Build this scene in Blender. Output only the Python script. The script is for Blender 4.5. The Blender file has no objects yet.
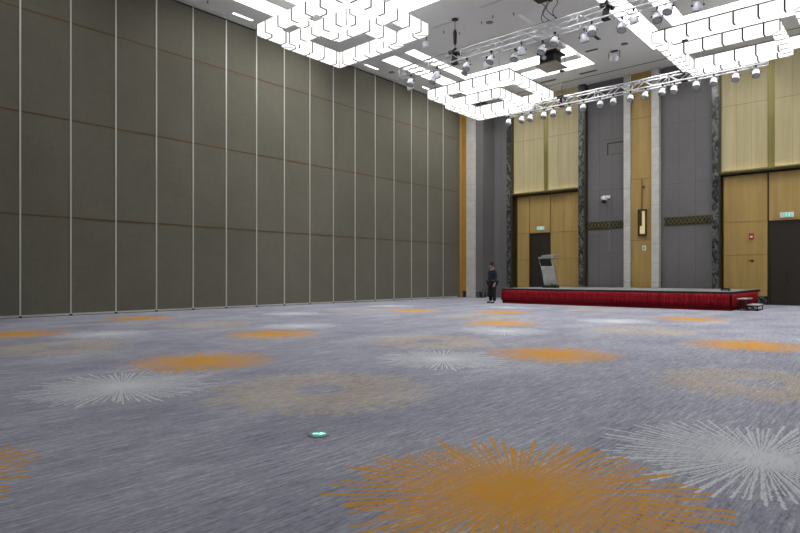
import bpy, bmesh, math, random
from mathutils import Vector, Matrix
random.seed(7)
D = bpy.data
SC = bpy.context.scene
COL = SC.collection
PI = math.pi

# ------------------------------------------------------------------ helpers
class MB:
    """collects shapes and links them as one mesh object"""
    def __init__(s): s.bm = bmesh.new()
    def box(s, x0, y0, z0, x1, y1, z1):
        v = [s.bm.verts.new(p) for p in ((x0,y0,z0),(x1,y0,z0),(x1,y1,z0),(x0,y1,z0),(x0,y0,z1),(x1,y0,z1),(x1,y1,z1),(x0,y1,z1))]
        for f in ((3,2,1,0),(4,5,6,7),(0,1,5,4),(1,2,6,5),(2,3,7,6),(3,0,4,7)):
            s.bm.faces.new([v[i] for i in f])
        return s
    def prism(s, pts, h0, h1, axis='z'):
        def mk(p, h):
            if axis == 'z': return (p[0], p[1], h)
            if axis == 'x': return (h, p[0], p[1])
            return (p[0], h, p[1])
        a = [s.bm.verts.new(mk(p, h0)) for p in pts]; b = [s.bm.verts.new(mk(p, h1)) for p in pts]
        n = len(pts)
        s.bm.faces.new(a[::-1]); s.bm.faces.new(b)
        for i in range(n): s.bm.faces.new((a[i], a[(i+1) % n], b[(i+1) % n], b[i]))
        bmesh.ops.recalc_face_normals(s.bm, faces=s.bm.faces)
        return s
    def cyl(s, p0, p1, r0, r1=None, seg=10, caps=True):
        r1 = r0 if r1 is None else r1
        p0 = Vector(p0); p1 = Vector(p1); d = (p1-p0).normalized()
        u = d.orthogonal().normalized(); w = d.cross(u)
        A = []; B = []
        for i in range(seg):
            t = 2*PI*i/seg; o = u*math.cos(t)+w*math.sin(t)
            A.append(s.bm.verts.new(p0+o*r0)); B.append(s.bm.verts.new(p1+o*r1))
        for i in range(seg):
            f = s.bm.faces.new((A[i], A[(i+1) % seg], B[(i+1) % seg], B[i])); f.smooth = True
        if caps: s.bm.faces.new(A[::-1]); s.bm.faces.new(B)
        return s
    def lathe(s, prof, c=(0,0,0), seg=20, axis=(0,0,1)):
        """prof: list of (radius, height) along axis"""
        c = Vector(c); d = Vector(axis).normalized(); u = d.orthogonal().normalized(); w = d.cross(u)
        rings = []
        for r, h in prof:
            rings.append([s.bm.verts.new(c+d*h+(u*math.cos(2*PI*i/seg)+w*math.sin(2*PI*i/seg))*max(r, 1e-4)) for i in range(seg)])
        for a, b in zip(rings, rings[1:]):
            for i in range(seg):
                f = s.bm.faces.new((a[i], a[(i+1) % seg], b[(i+1) % seg], b[i])); f.smooth = True
        s.bm.faces.new(rings[0][::-1]); s.bm.faces.new(rings[-1])
        return s
    def path(s, pts, r, seg=6):
        for a, b in zip(pts, pts[1:]): s.cyl(a, b, r, seg=seg)
        return s
    def xf(s, m): bmesh.ops.transform(s.bm, matrix=m, verts=s.bm.verts); return s
    def build(s, name, mat, parent=None, bevel=0, org=None):
        """org: world point of the parent; geometry was given in world coordinates"""
        me = D.meshes.new(name)
        if org is not None: bmesh.ops.translate(s.bm, vec=-Vector(org), verts=s.bm.verts)
        s.bm.to_mesh(me); s.bm.free()
        for m in (mat if isinstance(mat, (list, tuple)) else [mat]): me.materials.append(m)
        o = D.objects.new(name, me); COL.objects.link(o)
        if parent: o.parent = parent
        if bevel:
            b = o.modifiers.new('bevel', 'BEVEL'); b.width = bevel; b.segments = 2; b.limit_method = 'ANGLE'
        return o

def tag(o, label=None, cat=None, group=None, kind=None):
    if label: o['label'] = label
    if cat: o['category'] = cat
    if group: o['group'] = group
    if kind: o['kind'] = kind
    return o
def thing(name, loc, label, cat, group=None, rz=0):
    o = D.objects.new(name, None); COL.objects.link(o); o.location = loc; o.rotation_euler = (0,0,rz)
    o.empty_display_size = .1
    return tag(o, label, cat, group)
def copy_tree(o, parent=None):
    c = o.copy(); COL.objects.link(c)
    if parent: c.parent = parent
    for ch in list(o.children): copy_tree(ch, c)
    return c

# ------------------------------------------------------------------ materials
def mat(name, col, rough=.6, metal=0, spec=.4, emit=None, es=0):
    m = D.materials.new(name); m.use_nodes = True; b = m.node_tree.nodes['Principled BSDF']
    b.inputs['Base Color'].default_value = (*col, 1); b.inputs['Roughness'].default_value = rough
    b.inputs['Metallic'].default_value = metal; b.inputs['Specular IOR Level'].default_value = spec
    if emit: b.inputs['Emission Color'].default_value = (*emit, 1); b.inputs['Emission Strength'].default_value = es
    return m
class NT:
    def __init__(s, nt): s.nt = nt
    def n(s, t, **k):
        x = s.nt.nodes.new(t)
        for a, v in k.items(): setattr(x, a, v)
        return x
    def l(s, a, b): s.nt.links.new(a, b)
    def math(s, op, a, b=None, c=None, clamp=False):
        x = s.n('ShaderNodeMath', operation=op, use_clamp=clamp)
        for i, v in enumerate((a, b, c)):
            if v is None: continue
            if isinstance(v, (int, float)): x.inputs[i].default_value = v
            else: s.l(v, x.inputs[i])
        return x.outputs[0]
    def mapping(s, vec, scale, loc=(0,0,0)):
        x = s.n('ShaderNodeMapping'); s.l(vec, x.inputs[0]); x.inputs['Scale'].default_value = scale; x.inputs['Location'].default_value = loc
        return x.outputs[0]
    def noise(s, vec, scale=1, detail=3, rough=.5, dist=0):
        x = s.n('ShaderNodeTexNoise'); s.l(vec, x.inputs['Vector']); x.inputs['Scale'].default_value = scale
        x.inputs['Detail'].default_value = detail; x.inputs['Roughness'].default_value = rough; x.inputs['Distortion'].default_value = dist
        return x.outputs['Fac']
    def ramp(s, fac, stops):
        x = s.n('ShaderNodeValToRGB'); s.l(fac, x.inputs[0]); e = x.color_ramp.elements
        while len(e) < len(stops): e.new(.5)
        for i, (p, c) in enumerate(stops): e[i].position = p; e[i].color = (*c, 1)
        return x.outputs[0]
    def mix(s, f, a, b):
        x = s.n('ShaderNodeMix', data_type='RGBA')
        for i, v in ((0, f), (6, a), (7, b)):
            if isinstance(v, (int, float)): x.inputs[i].default_value = v
            elif isinstance(v, tuple): x.inputs[i].default_value = (*v, 1)
            else: s.l(v, x.inputs[i])
        return x.outputs[2]
def nmat(name, **k):
    m = mat(name, (.5,.5,.5), **k); return m, NT(m.node_tree), m.node_tree.nodes['Principled BSDF']
def geo(t): return t.n('ShaderNodeNewGeometry').outputs['Position']
def bump(t, b, h, strength=.2, dist=.01):
    x = t.n('ShaderNodeBump'); x.inputs['Strength'].default_value = strength; x.inputs['Distance'].default_value = dist
    t.l(h, x.inputs['Height']); t.l(x.outputs[0], b.inputs['Normal'])
def streaked(name, c0, c1, scale, rough=.5, det=4, lo=.3, hi=.7, bs=0, **k):
    m, t, b = nmat(name, rough=rough, **k); g = geo(t)
    f = t.noise(t.mapping(g, scale), 1, det, .6)
    t.l(t.ramp(f, [(lo, c0), (hi, c1)]), b.inputs['Base Color'])
    if bs: bump(t, b, f, bs, .004)
    return m

CEIL = mat('ceiling_paint', (.84,.845,.84), .8)
COVEW = mat('cove_white_paint', (.8,.8,.78), .7)
OPAL = mat('opal_diffuser', (.30,.30,.30), .6, emit=(1,.99,.97), es=.92)
COVE = mat('cove_light_diffuser', (.9,.9,.9), .5, emit=(1,.99,.96), es=7)
RIM = mat('rim_grey', (.07,.07,.065), .5)
SEAM = mat('chandelier_black_frame', (.02,.02,.022), .4)
ALU = mat('anodised_aluminium', (.56,.57,.53), .4, .3)
TRUSSM = mat('polished_truss_aluminium', (.78,.79,.84), .32, .75)
LAMPM = mat('lamp_silver_housing', (.80,.83,.92), .35, .1)
LENS = mat('lamp_lens_glass', (.5,.54,.62), .2, 0, .8)
BLACK = mat('black_metal', (.012,.012,.013), .5)
BLACKP = mat('black_plastic', (.02,.02,.02), .45)
BRONZE = mat('dark_bronze', (.075,.06,.03), .35, .5)
BRASS = streaked('brushed_brass_green', (.20,.175,.06), (.32,.28,.10), (30,30,.6), .35, metal=.5)
DOORM = mat('dark_door_laminate', (.028,.022,.016), .5)
FABL = None
def fabric(name, c0, c1):
    m, t, b = nmat(name, rough=.9, spec=.15); g = geo(t)
    big = t.noise(g, .5, 2)
    warp = t.noise(t.mapping(g, (3,3,90)), 1, 2); weft = t.noise(t.mapping(g, (90,90,3)), 1, 2)
    f = t.math('ADD', t.math('MULTIPLY', big, .3), t.math('ADD', t.math('MULTIPLY', warp, .35), t.math('MULTIPLY', weft, .35)))
    t.l(t.ramp(f, [(.36, c0), (.64, c1)]), b.inputs['Base Color']); bump(t, b, f, .15, .003)
    return m
FABL = fabric('partition_fabric', (.125,.118,.094), (.168,.16,.13))
FABB = fabric('stage_wall_fabric', (.142,.137,.140), (.190,.184,.186))
TIMB = streaked('timber_veneer', (.37,.245,.078), (.48,.33,.12), (5,5,.35), .42)
TIMO = streaked('amber_timber_veneer', (.42,.24,.05), (.52,.31,.075), (6,6,.4), .4)
TIMU = streaked('pale_timber_veneer', (.42,.355,.19), (.52,.455,.27), (4,4,.3), .5)
JOINT = mat('joint_gold', (.105,.062,.022), .45, .2)
FINEJ = mat('fine_joint', (.20,.15,.065), .6)
GAP = mat('joint_shadow_gap', (.03,.027,.02), .7)
def stone():
    m, t, b = nmat('pale_stone', rough=.45); g = geo(t)
    f = t.noise(g, 2.2, 5, .6); br = t.n('ShaderNodeTexWave', wave_type='BANDS', bands_direction='Z')
    sx = t.n('ShaderNodeSeparateXYZ'); t.l(g, sx.inputs[0])
    fr = t.math('FRACT', t.math('DIVIDE', sx.outputs[2], .9)); j = t.math('LESS_THAN', fr, .014)
    t.nt.nodes.remove(br)
    c = t.ramp(f, [(.3, (.50,.50,.47)), (.7, (.64,.64,.61))])
    t.l(t.mix(j, c, (.32,.31,.29)), b.inputs['Base Color']); return m
STONE = stone()
def marble():
    m, t, b = nmat('dark_veined_marble', rough=.18, spec=.6); g = geo(t)
    f = t.noise(t.mapping(g, (4,4,2.4)), 1, 6, .62, 1.6)
    t.l(t.ramp(f, [(.38, (.02,.022,.024)), (.5, (.055,.06,.062)), (.58, (.20,.21,.205)), (.66, (.06,.065,.065))]), b.inputs['Base Color']); return m
MARB = marble()
RED = streaked('red_skirt_cloth', (.20,.006,.012), (.31,.010,.018), (14,14,1.5), .75, spec=.15)
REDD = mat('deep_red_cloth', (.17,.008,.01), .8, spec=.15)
STAGET = streaked('stage_grey_carpet', (.20,.20,.21), (.27,.27,.28), (60,60,60), .9)
MIRROR, _t, _b = nmat('polished_steel', rough=.2, metal=.9); _b.inputs['Base Color'].default_value = (.72,.75,.68,1); bump(_t, _b, _t.noise(geo(_t), 3.2, 2), .9, .12)
GREYP = mat('grey_plastic', (.3,.3,.3), .5)
WHITEP = mat('white_plastic', (.75,.75,.75), .4)
GREEN = mat('exit_sign_green', (.05,.4,.3), .5, emit=(.12,.75,.58), es=.5)
WHITEE = mat('exit_sign_white', (.7,.75,.72), .5, emit=(.7,.9,.85), es=.35)
REDP = mat('call_point_red', (.5,.02,.02), .4)
LITSTRIP = mat('ledge_light_strip', (.9,.85,.7), .5, emit=(1,.86,.62), es=11)
LINL = mat('linear_light_diffuser', (.9,.9,.95), .5, emit=(.96,.97,1), es=3.0)
LINO = mat('linear_light_unlit', (.62,.62,.72), .4)
SKIN = mat('skin', (.45,.28,.2), .6)
NAVY = mat('navy_cloth', (.012,.016,.035), .85)
TROU = mat('black_cloth', (.008,.008,.011), .85)
HAIR = mat('black_hair', (.012,.010,.009), .6)
GLOW = mat('sconce_glass', (.7,.62,.38), .3, emit=(1,.83,.42), es=.16)
PLATEM = streaked('brown_grey_board', (.30,.265,.225), (.34,.30,.26), (3,30,3), .6)
SPRM = mat('chrome_small', (.5,.5,.52), .3, .8)

# ---- carpet -------------------------------------------------------------
def motif_group():
    ng = D.node_groups.new('burst_motif', 'ShaderNodeTree')
    I = ng.interface
    for nm, ty in (('P', 'NodeSocketVector'), ('Center', 'NodeSocketVector'), ('R', 'NodeSocketFloat'), ('N', 'NodeSocketFloat'),
                   ('W', 'NodeSocketFloat'), ('Seed', 'NodeSocketFloat'), ('Hole', 'NodeSocketFloat')):
        I.new_socket(nm, in_out='INPUT', socket_type=ty)
    I.new_socket('Mask', in_out='OUTPUT', socket_type='NodeSocketFloat')
    t = NT(ng); gi = t.n('NodeGroupInput'); go = t.n('NodeGroupOutput')
    v = t.n('ShaderNodeVectorMath', operation='SUBTRACT'); t.l(gi.outputs['P'], v.inputs[0]); t.l(gi.outputs['Center'], v.inputs[1])
    s = t.n('ShaderNodeSeparateXYZ'); t.l(v.outputs[0], s.inputs[0])
    r = t.math('SQRT', t.math('ADD', t.math('MULTIPLY', s.outputs[0], s.outputs[0]), t.math('MULTIPLY', s.outputs[1], s.outputs[1])))
    a = t.math('ARCTAN2', s.outputs[1], s.outputs[0])
    total = None
    for k, (nf, wf, l0, l1) in enumerate(((1, 1, .70, .32), (1.73, .75, .45, .50))):
        N = t.math('MULTIPLY', gi.outputs['N'], nf)
        tt = t.math('ADD', t.math('MULTIPLY', t.math('DIVIDE', a, 2*PI), t.math('ROUND', N)), 1000.3+k*7)
        idx = t.math('FLOOR', tt); fr = t.math('ABSOLUTE', t.math('SUBTRACT', t.math('FRACT', tt), .5))
        wn = t.n('ShaderNodeTexWhiteNoise', noise_dimensions='1D'); t.l(t.math('ADD', idx, gi.outputs['Seed']), wn.inputs['W'])
        ln = t.math('MULTIPLY', gi.outputs['R'], t.math('ADD', t.math('MULTIPLY', wn.outputs[0], l1), l0))
        dist = t.math('MULTIPLY', fr, t.math('DIVIDE', t.math('MULTIPLY', r, 2*PI), N))
        # threads thicken towards their tip
        rr = t.math('DIVIDE', r, gi.outputs['R'])
        w = t.math('MULTIPLY', t.math('MULTIPLY', gi.outputs['W'], wf), t.math('ADD', .55, t.math('MULTIPLY', t.math('POWER', rr, 2), .9)))
        m1 = t.math('LESS_THAN', dist, w); m2 = t.math('LESS_THAN', r, ln)
        m = t.math('MULTIPLY', m1, m2)
        total = m if total is None else t.math('MAXIMUM', total, m)
    total = t.math('MULTIPLY', total, t.math('GREATER_THAN', r, gi.outputs['Hole']))
    t.l(total, go.inputs[0])
    return ng
def carpet():
    m, t, b = nmat('burst_pattern_carpet', rough=.95, spec=.08)
    g = geo(t)
    # yarn jitter so that the printed threads have ragged edges
    jn = t.n('ShaderNodeTexNoise'); t.l(g, jn.inputs['Vector']); jn.inputs['Scale'].default_value = 34; jn.inputs['Detail'].default_value = 2
    jv = t.n('ShaderNodeVectorMath', operation='SUBTRACT'); t.l(jn.outputs['Color'], jv.inputs[0]); jv.inputs[1].default_value = (.5,.5,.5)
    jm = t.n('ShaderNodeVectorMath', operation='SCALE'); t.l(jv.outputs[0], jm.inputs[0]); jm.inputs['Scale'].default_value = .03
    ja = t.n('ShaderNodeVectorMath', operation='ADD'); t.l(g, ja.inputs[0]); t.l(jm.outputs[0], ja.inputs[1]); P = ja.outputs[0]
    s1 = t.noise(t.mapping(g, (40,2.5,1)), 1, 5, .68, .2)
    s2 = t.noise(t.mapping(g, (90,7,1)), 1, 3, .6)
    s3 = t.noise(t.mapping(g, (1.1,.5,1)), 1, 3, .55)
    s4 = t.noise(t.mapping(g, (60,22,1)), 1, 2, .6)
    f = t.math('ADD', t.math('MULTIPLY', s1, .40), t.math('ADD', t.math('MULTIPLY', s2, .22), t.math('ADD', t.math('MULTIPLY', s3, .20), t.math('MULTIPLY', s4, .18))))
    base = t.ramp(f, [(.385, (.15,.155,.205)), (.46, (.275,.282,.35)), (.53, (.36,.368,.44)), (.61, (.56,.57,.64))])
    ng = motif_group()
    worn = t.math('ADD', .6, t.math('MULTIPLY', t.math('SUBTRACT', s2, .36), 3.4), clamp=True)
    worn2 = t.math('MULTIPLY', t.math('SUBTRACT', s2, .40), 5, clamp=True)
    OR = (.64,.31,.03); WH = (.62,.65,.68); YE = (.60,.46,.24); OP=(.72,.42,.14)
    cur = base
    def nearest(cs):
        """centre of the motif nearest to the shading point"""
        best = None
        for (x, y, R) in cs:
            d = t.n('ShaderNodeVectorMath', operation='DISTANCE'); t.l(P, d.inputs[0]); d.inputs[1].default_value = (x, y, 0)
            if best is None:
                c_ = t.n('ShaderNodeCombineXYZ'); c_.inputs[0].default_value = x; c_.inputs[1].default_value = y
                best = (d.outputs['Value'], c_.outputs[0])
            else:
                lt = t.math('LESS_THAN', d.outputs['Value'], best[0])
                mx = t.n('ShaderNodeMix', data_type='VECTOR'); t.l(lt, mx.inputs[0]); t.l(best[1], mx.inputs[4]); mx.inputs[5].default_value = (x, y, 0)
                best = (t.math('MINIMUM', d.outputs['Value'], best[0]), mx.outputs[1])
        return best[1]
    for k, (cs, R, N, W, hole, c, op, wr_) in enumerate(((YEL, 1.25, 110, .021, .26, YE, .62, worn2), (WHI, 1.08, 72, .0082, 0, WH, .92, worn), (ORA, 1.08, 84, .0105, 0, OR, .95, worn))):
        q = t.n('ShaderNodeGroup'); q.node_tree = ng; t.l(P, q.inputs['P']); t.l(nearest(cs), q.inputs['Center'])
        q.inputs['R'].default_value = R; q.inputs['N'].default_value = N
        q.inputs['W'].default_value = W; q.inputs['Seed'].default_value = k*113.7; q.inputs['Hole'].default_value = hole
        o = t.math('MULTIPLY', t.math('MULTIPLY', q.outputs[0], op), wr_)
        cur = t.mix(o, cur, c)
    t.l(cur, b.inputs['Base Color']); bump(t, b, f, .35, .01)
    return m
ORA = [(-1.66,2.87,1.08),(-7.56,4.36,1.08),(-4.16,8.32,1.08),(-9.98,7.4,1.05),(-13.97,3.86,1.1),(-2.15,11.6,1.15),(-7.92,12.92,1.0),(-4.66,17.6,1.1),
       (-4.55,.3,1.1),(-13.0,15.5,1.0),(-1.5,20.5,1.1),(-10.3,16.9,1.0),(3.2,6.0,1.08),(4.0,14,1.08),(-16.5,7.6,1.0)]
WHI = [(-.75,4.47,1.14),(-6.49,2.8,1.02),(-5.1,6.77,1.06),(-12.56,5.09,1.08),(-11.09,8.95,1.0),(-6.68,11.1,1.0),(-5.94,15.5,1.0),(-11.6,19.5,1.0),
       (-14.9,11.8,1.0),(-.6,13.2,1.1),(4.4,3.4,1.1),(-15.8,17.4,.9),(-16.2,1.0,1.0)]
YEL = [(-4.73,4.12,1.3),(-1.3,7.6,1.4),(-6.7,8.49,1.2),(-10.84,3.66,1.1),(-13.21,7.88,1.2),(-4.55,13.29,1.2),(-9.6,14.6,1.0),(2.0,11.2,1.3),(-14.6,14.4,1.0),(-8.6,20.2,1.1),(5.5,9.5,1.2)]
CARPET = carpet()

# ------------------------------------------------------------------ room shell
WX, BY, CZ = -19.2, 28.5, 10.85
RX, RY = 9.6, -3.6
floor = MB().box(WX-.2, RY-.2, -.1, RX+.2, BY+.2, 0).build('floor', CARPET); tag(floor, kind='structure')
wl = MB().box(WX-.25, RY, 0, WX-.09, BY+.2, 11.7).build('wall_left', GAP); tag(wl, kind='structure')
wb = MB().box(WX-.2, BY, 0, RX, BY+.25, 11.7).build('wall_back', FABB); tag(wb, kind='structure')
wr = MB().box(RX, RY, 0, RX+.2, BY+.2, 11.7).build('wall_right', FABL); tag(wr, kind='structure')
wf = MB().box(WX-.2, RY-.2, 0, RX, RY, 11.7).build('wall_front', FABL); tag(wf, kind='structure')

# ceiling with nine coffers
CX = (-14.35, -4.8, 4.75); CY = (22.5, 12.95, 3.4); HX, HY = 3.5, 3.35
c = MB(); T0, T1 = CZ, CZ+.12
xs = [WX-.2]; 
for x in CX: xs += [x-HX, x+HX]
xs.append(RX+.2)
for i in range(0, len(xs)-1, 2): c.box(xs[i], RY-.2, T0, xs[i+1], BY+.2, T1)
for x in CX:
    ys = [RY-.2]
    for y in reversed(CY): ys += [y-HY, y+HY]
    ys.append(BY+.2)
    for i in range(0, len(ys)-1, 2): c.box(x-HX, ys[i], T0, x+HX, ys[i+1], T1)
c.box(WX-.2, RY-.2, CZ+.62, RX+.2, BY+.2, CZ+.8)
ceiling = c.build('ceiling', CEIL); tag(ceiling, kind='structure')
SX = (.78, .57, .54); SY = (1.05, .58, .92)
def ring(mb, cx, cy, ax, ay, bx, by, z0, z1):
    """rectangular ring between half sizes (ax,ay) outer and (bx,by) inner"""
    mb.box(cx-ax, cy-ay, z0, cx-bx, cy+ay, z1); mb.box(cx+bx, cy-ay, z0, cx+ax, cy+ay, z1)
    mb.box(cx-bx, cy-ay, z0, cx+bx, cy-by, z1); mb.box(cx-bx, cy+by, z0, cx+bx, cy+ay, z1)
COVEFILL = mat('unseen_cove_fill', (.9,.9,.9), .5, emit=(1,.99,.96), es=2.2)  # unseen near row of coves, glow added to fill in the foreground
SLIT = mat('slit_light_diffuser', (.8,.8,.8), .5, emit=(1,.99,.95), es=.35)
for x in CX:
    for y in CY:
        w = MB(); ring(w, x, y, HX+.04, HY+.04, HX, HY, CZ+.121, CZ+.61)
        w.build('coffer_side', COVEW, ceiling)
        X0, X1, Y0, Y1 = x-HX, x+HX-.16, y-HY, y+HY        # stepped coves on the left and far sides, a slit on the right
        a1 = X0+SX[0]; a2 = a1+SX[1]; a3 = a2+SX[2]; b1 = Y1-SY[0]; b2 = b1-SY[1]; b3 = b2-SY[2]
        b_ = MB(); b_.box(a1, Y0, CZ, a2, b1, CZ+.5); b_.box(a2, b2, CZ, X1, b1, CZ+.5); b_.build('coffer_band', CEIL, ceiling)
        MB().box(a3, Y0, CZ, X1, b3, CZ+.5).build('coffer_panel', CEIL, ceiling)
        cm = COVEFILL if y < 5 else COVE
        l_ = MB(); l_.box(X0+.02, Y0+.02, CZ+.56, a1, Y1-.02, CZ+.6); l_.box(a1, b1, CZ+.56, X1+.14, Y1-.02, CZ+.6); l_.build('cove_light', cm, ceiling)
        MB().box(X1+.07, Y0+.02, CZ+.10, X1+.14, b1, CZ+.14).build('cove_light', SLIT, ceiling)
        l_ = MB(); l_.box(a2, Y0+.02, CZ+.56, a3, b2, CZ+.6); l_.box(a3, b3, CZ+.56, X1, b2, CZ+.6); l_.build('cove_light', cm, ceiling)
# thin shadow slot in the ceiling in front of the stage wall
tag(MB().box(-18.9, 27.28, CZ-.004, RX-.3, 27.34, CZ+.004).build('trim_1', GAP), kind='structure')
tag(MB().box(WX, 1, CZ-.10, WX+.05, 26.8, CZ-.001).build('trim_2', ALU), kind='structure')

# ------------------------------------------------------------------ partition panels (left wall)
ORD = ['first','second','third','fourth','fifth','sixth','seventh','eighth','ninth','tenth','eleventh','twelfth','thirteenth','fourteenth','fifteenth','sixteenth']
pw = 1.3355
def make_panel(y0, w, nm_label, group='tall fabric partition panels', edge=True):
    org = (WX, y0, 0)
    t = thing('partition_panel', org, nm_label, 'partition panel', group)
    MB().box(-.08, .0, .06, 0, w, 10.72).build('core', GAP, t)
    zs = (.07, 2.955, 2.975, 5.905, 5.925, 8.86, 8.88, 10.70)
    for i in range(0, 8, 2):
        MB().box(0, .03, zs[i], .018, w-.02, zs[i+1]).build('fabric_field', FABL, t, bevel=.004)
    j = MB()
    for z in (2.965, 5.915, 8.87): j.box(0, .02, z-.024, .026, w-.02, z+.024)
    j.build('joint_strip', JOINT, t)
    MB().box(0, -.021, .05, .034, .021, 10.73).build('edge_strip', ALU, t)
    MB().box(0, .026, .02, .03, w-.026, .075).build('bottom_seal', ALU, t)
    MB().box(-.04, -.04, 0, .05, .04, .05).build('foot', BLACKP, t)
    return t
panels = []
y_first = 26.8-1.3355*16
for i in range(16):
    y0 = y_first+pw*i
    n = 15-i
    lab = 'tall grey-brown fabric partition panel, %s from the stage corner' % ORD[n]
    if i == 0: lab = 'wide grey-brown fabric partition panel nearest the left picture edge'
    t = make_panel(y0, pw, lab) if i == 0 else copy_tree(panels[0])
    t.location = (WX, y0, 0); tag(t, lab); panels.append(t)
# closing strip at the left edge and the out-of-view rest of that wall
t = copy_tree(panels[0]); t.location = (WX, y_first-pw, 0); t['label'] = 'darkest fabric partition panel, cut off by the left picture edge'
panels[0]['label'] = 'tall grey-brown fabric partition panel, sixteenth from the stage corner'
tag(MB().box(WX-.08, RY, .0, WX+.018, y_first-pw-.04, 10.73).build('trim_3', FABL), kind='structure')
tag(MB().box(WX-.08, 26.8, 0, WX+.02, 27.02, 10.85).build('trim_4', FABL), kind='structure')
tag(MB().box(WX-.08, 27.02, 0, WX+.02, 27.28, 10.85).build('trim_5', TIMO), kind='structure')

# ------------------------------------------------------------------ stage wall cladding
n_trim = [6]
FABJ = mat('fabric_joint', (.085,.082,.088), .8)
def st(mb, m, parent=None, name=None, bevel=0, lab=None):
    if parent is None:
        o = mb.build('trim_%d' % n_trim[0], m, None, bevel); n_trim[0] += 1; tag(o, lab, kind='structure')
    else: o = mb.build(name, m, parent, bevel)
    return o
# corner pier: amber timber, stone, grey return
st(MB().box(WX+.02, 27.30, .35, -18.88, BY-.01, CZ), TIMO)
st(MB().box(WX+.02, 27.29, 0, -18.88, BY-.01, .34), MARB)
st(MB().box(-18.88, 27.24, 0, -18.27, BY-.01, CZ), STONE)
p = st(MB().box(-18.27, 27.28, .35, -17.8, BY-.01, CZ), FABB)
st(MB().box(-18.27, 27.26, 0, -17.795, 27.6, .34), MARB, p, 'plinth')
def fabric_bay(x0, x1, zjs, vjs, grille=True):
    o = st(MB().box(x0, BY-.05, .0, x1, BY-.001, CZ), FABB)
    j = MB()
    for z in zjs: j.box(x0, BY-.054, z-.006, x1, BY-.049, z+.006)
    for x in vjs: j.box(x-.005, BY-.054, 0, x+.005, BY-.049, CZ)
    j.build('joint', FABJ, o)
    return o
fabric_bay(-17.8, -16.92, (5.4, 8.9), (-17.35,))
bay2 = fabric_bay(-12.32, -10.44, (5.45, 7.9), (-11.7, -11.07))
bay3 = fabric_bay(-8.68, -6.64, (5.42, 8.2), (-8.0, -7.3))
def grille(x0, x1, lab):
    z0, z1 = 3.53, 3.89; y = BY-.05
    t = thing('lattice_grille', (x0, y, z0), lab, 'grille', 'dark lattice grilles on the stage wall')
    w, h = x1-x0, z1-z0
    MB().box(0, -.012, 0, w, 0, h).build('backing', GAP, t)
    b = MB(); b.box(0, -.035, 0, w, -.012, .035); b.box(0, -.035, h-.035, w, -.012, h); b.build('border', BRONZE, t)
    b = MB(); n = int(w/.17); dx = w/n
    for i in range(n):
        xa, xm, xb = i*dx, (i+.5)*dx, (i+1)*dx; zm = h/2
        for p0, p1 in (((xa, zm), (xm, h-.03)), ((xm, h-.03), (xb, zm)), ((xb, zm), (xm, .03)), ((xm, .03), (xa, zm))):
            b.cyl((p0[0], -.022, p0[1]), (p1[0], -.022, p1[1]), .011, seg=4)
    b.build('lattice', BRASS, t)
grille(-12.29, -10.46, 'dark diamond lattice grille on the grey wall left of the pale stone pilasters')
grille(-8.62, -6.66, 'dark diamond lattice grille on the grey wall right of the pale stone pilasters')
# marble strips with a bronze reveal on their right
def marble_strip(x0, x1, xr):
    o = st(MB().box(x0, BY-.30, 0, x1, BY-.001, CZ), MARB)
    MB().box(x1, BY-.27, 0, xr, BY-.001, CZ).build('bronze_reveal', BRONZE, o)
marble_strip(-16.86, -16.62, -16.50)
marble_strip(-12.70, -12.42, -12.34)
marble_strip(-6.58, -6.32, -6.24)
marble_strip(-2.4, -2.1, -2.02)
# pale stone pilasters with timber between and a wall light
st(MB().box(-10.44, BY-.24, 0, -10.13, BY-.001, CZ), STONE)
st(MB().box(-9.13, BY-.30, 0, -8.80, BY-.001, CZ), STONE)
p = st(MB().box(-10.13, BY-.12, 0, -9.13, BY-.001, CZ), TIMB)
j = MB()
for z in (2.9, 5.81, 8.69): j.box(-10.13, BY-.124, z-.006, -9.13, BY-.119, z+.006)
j.build('joint', GAP, p)
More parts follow.
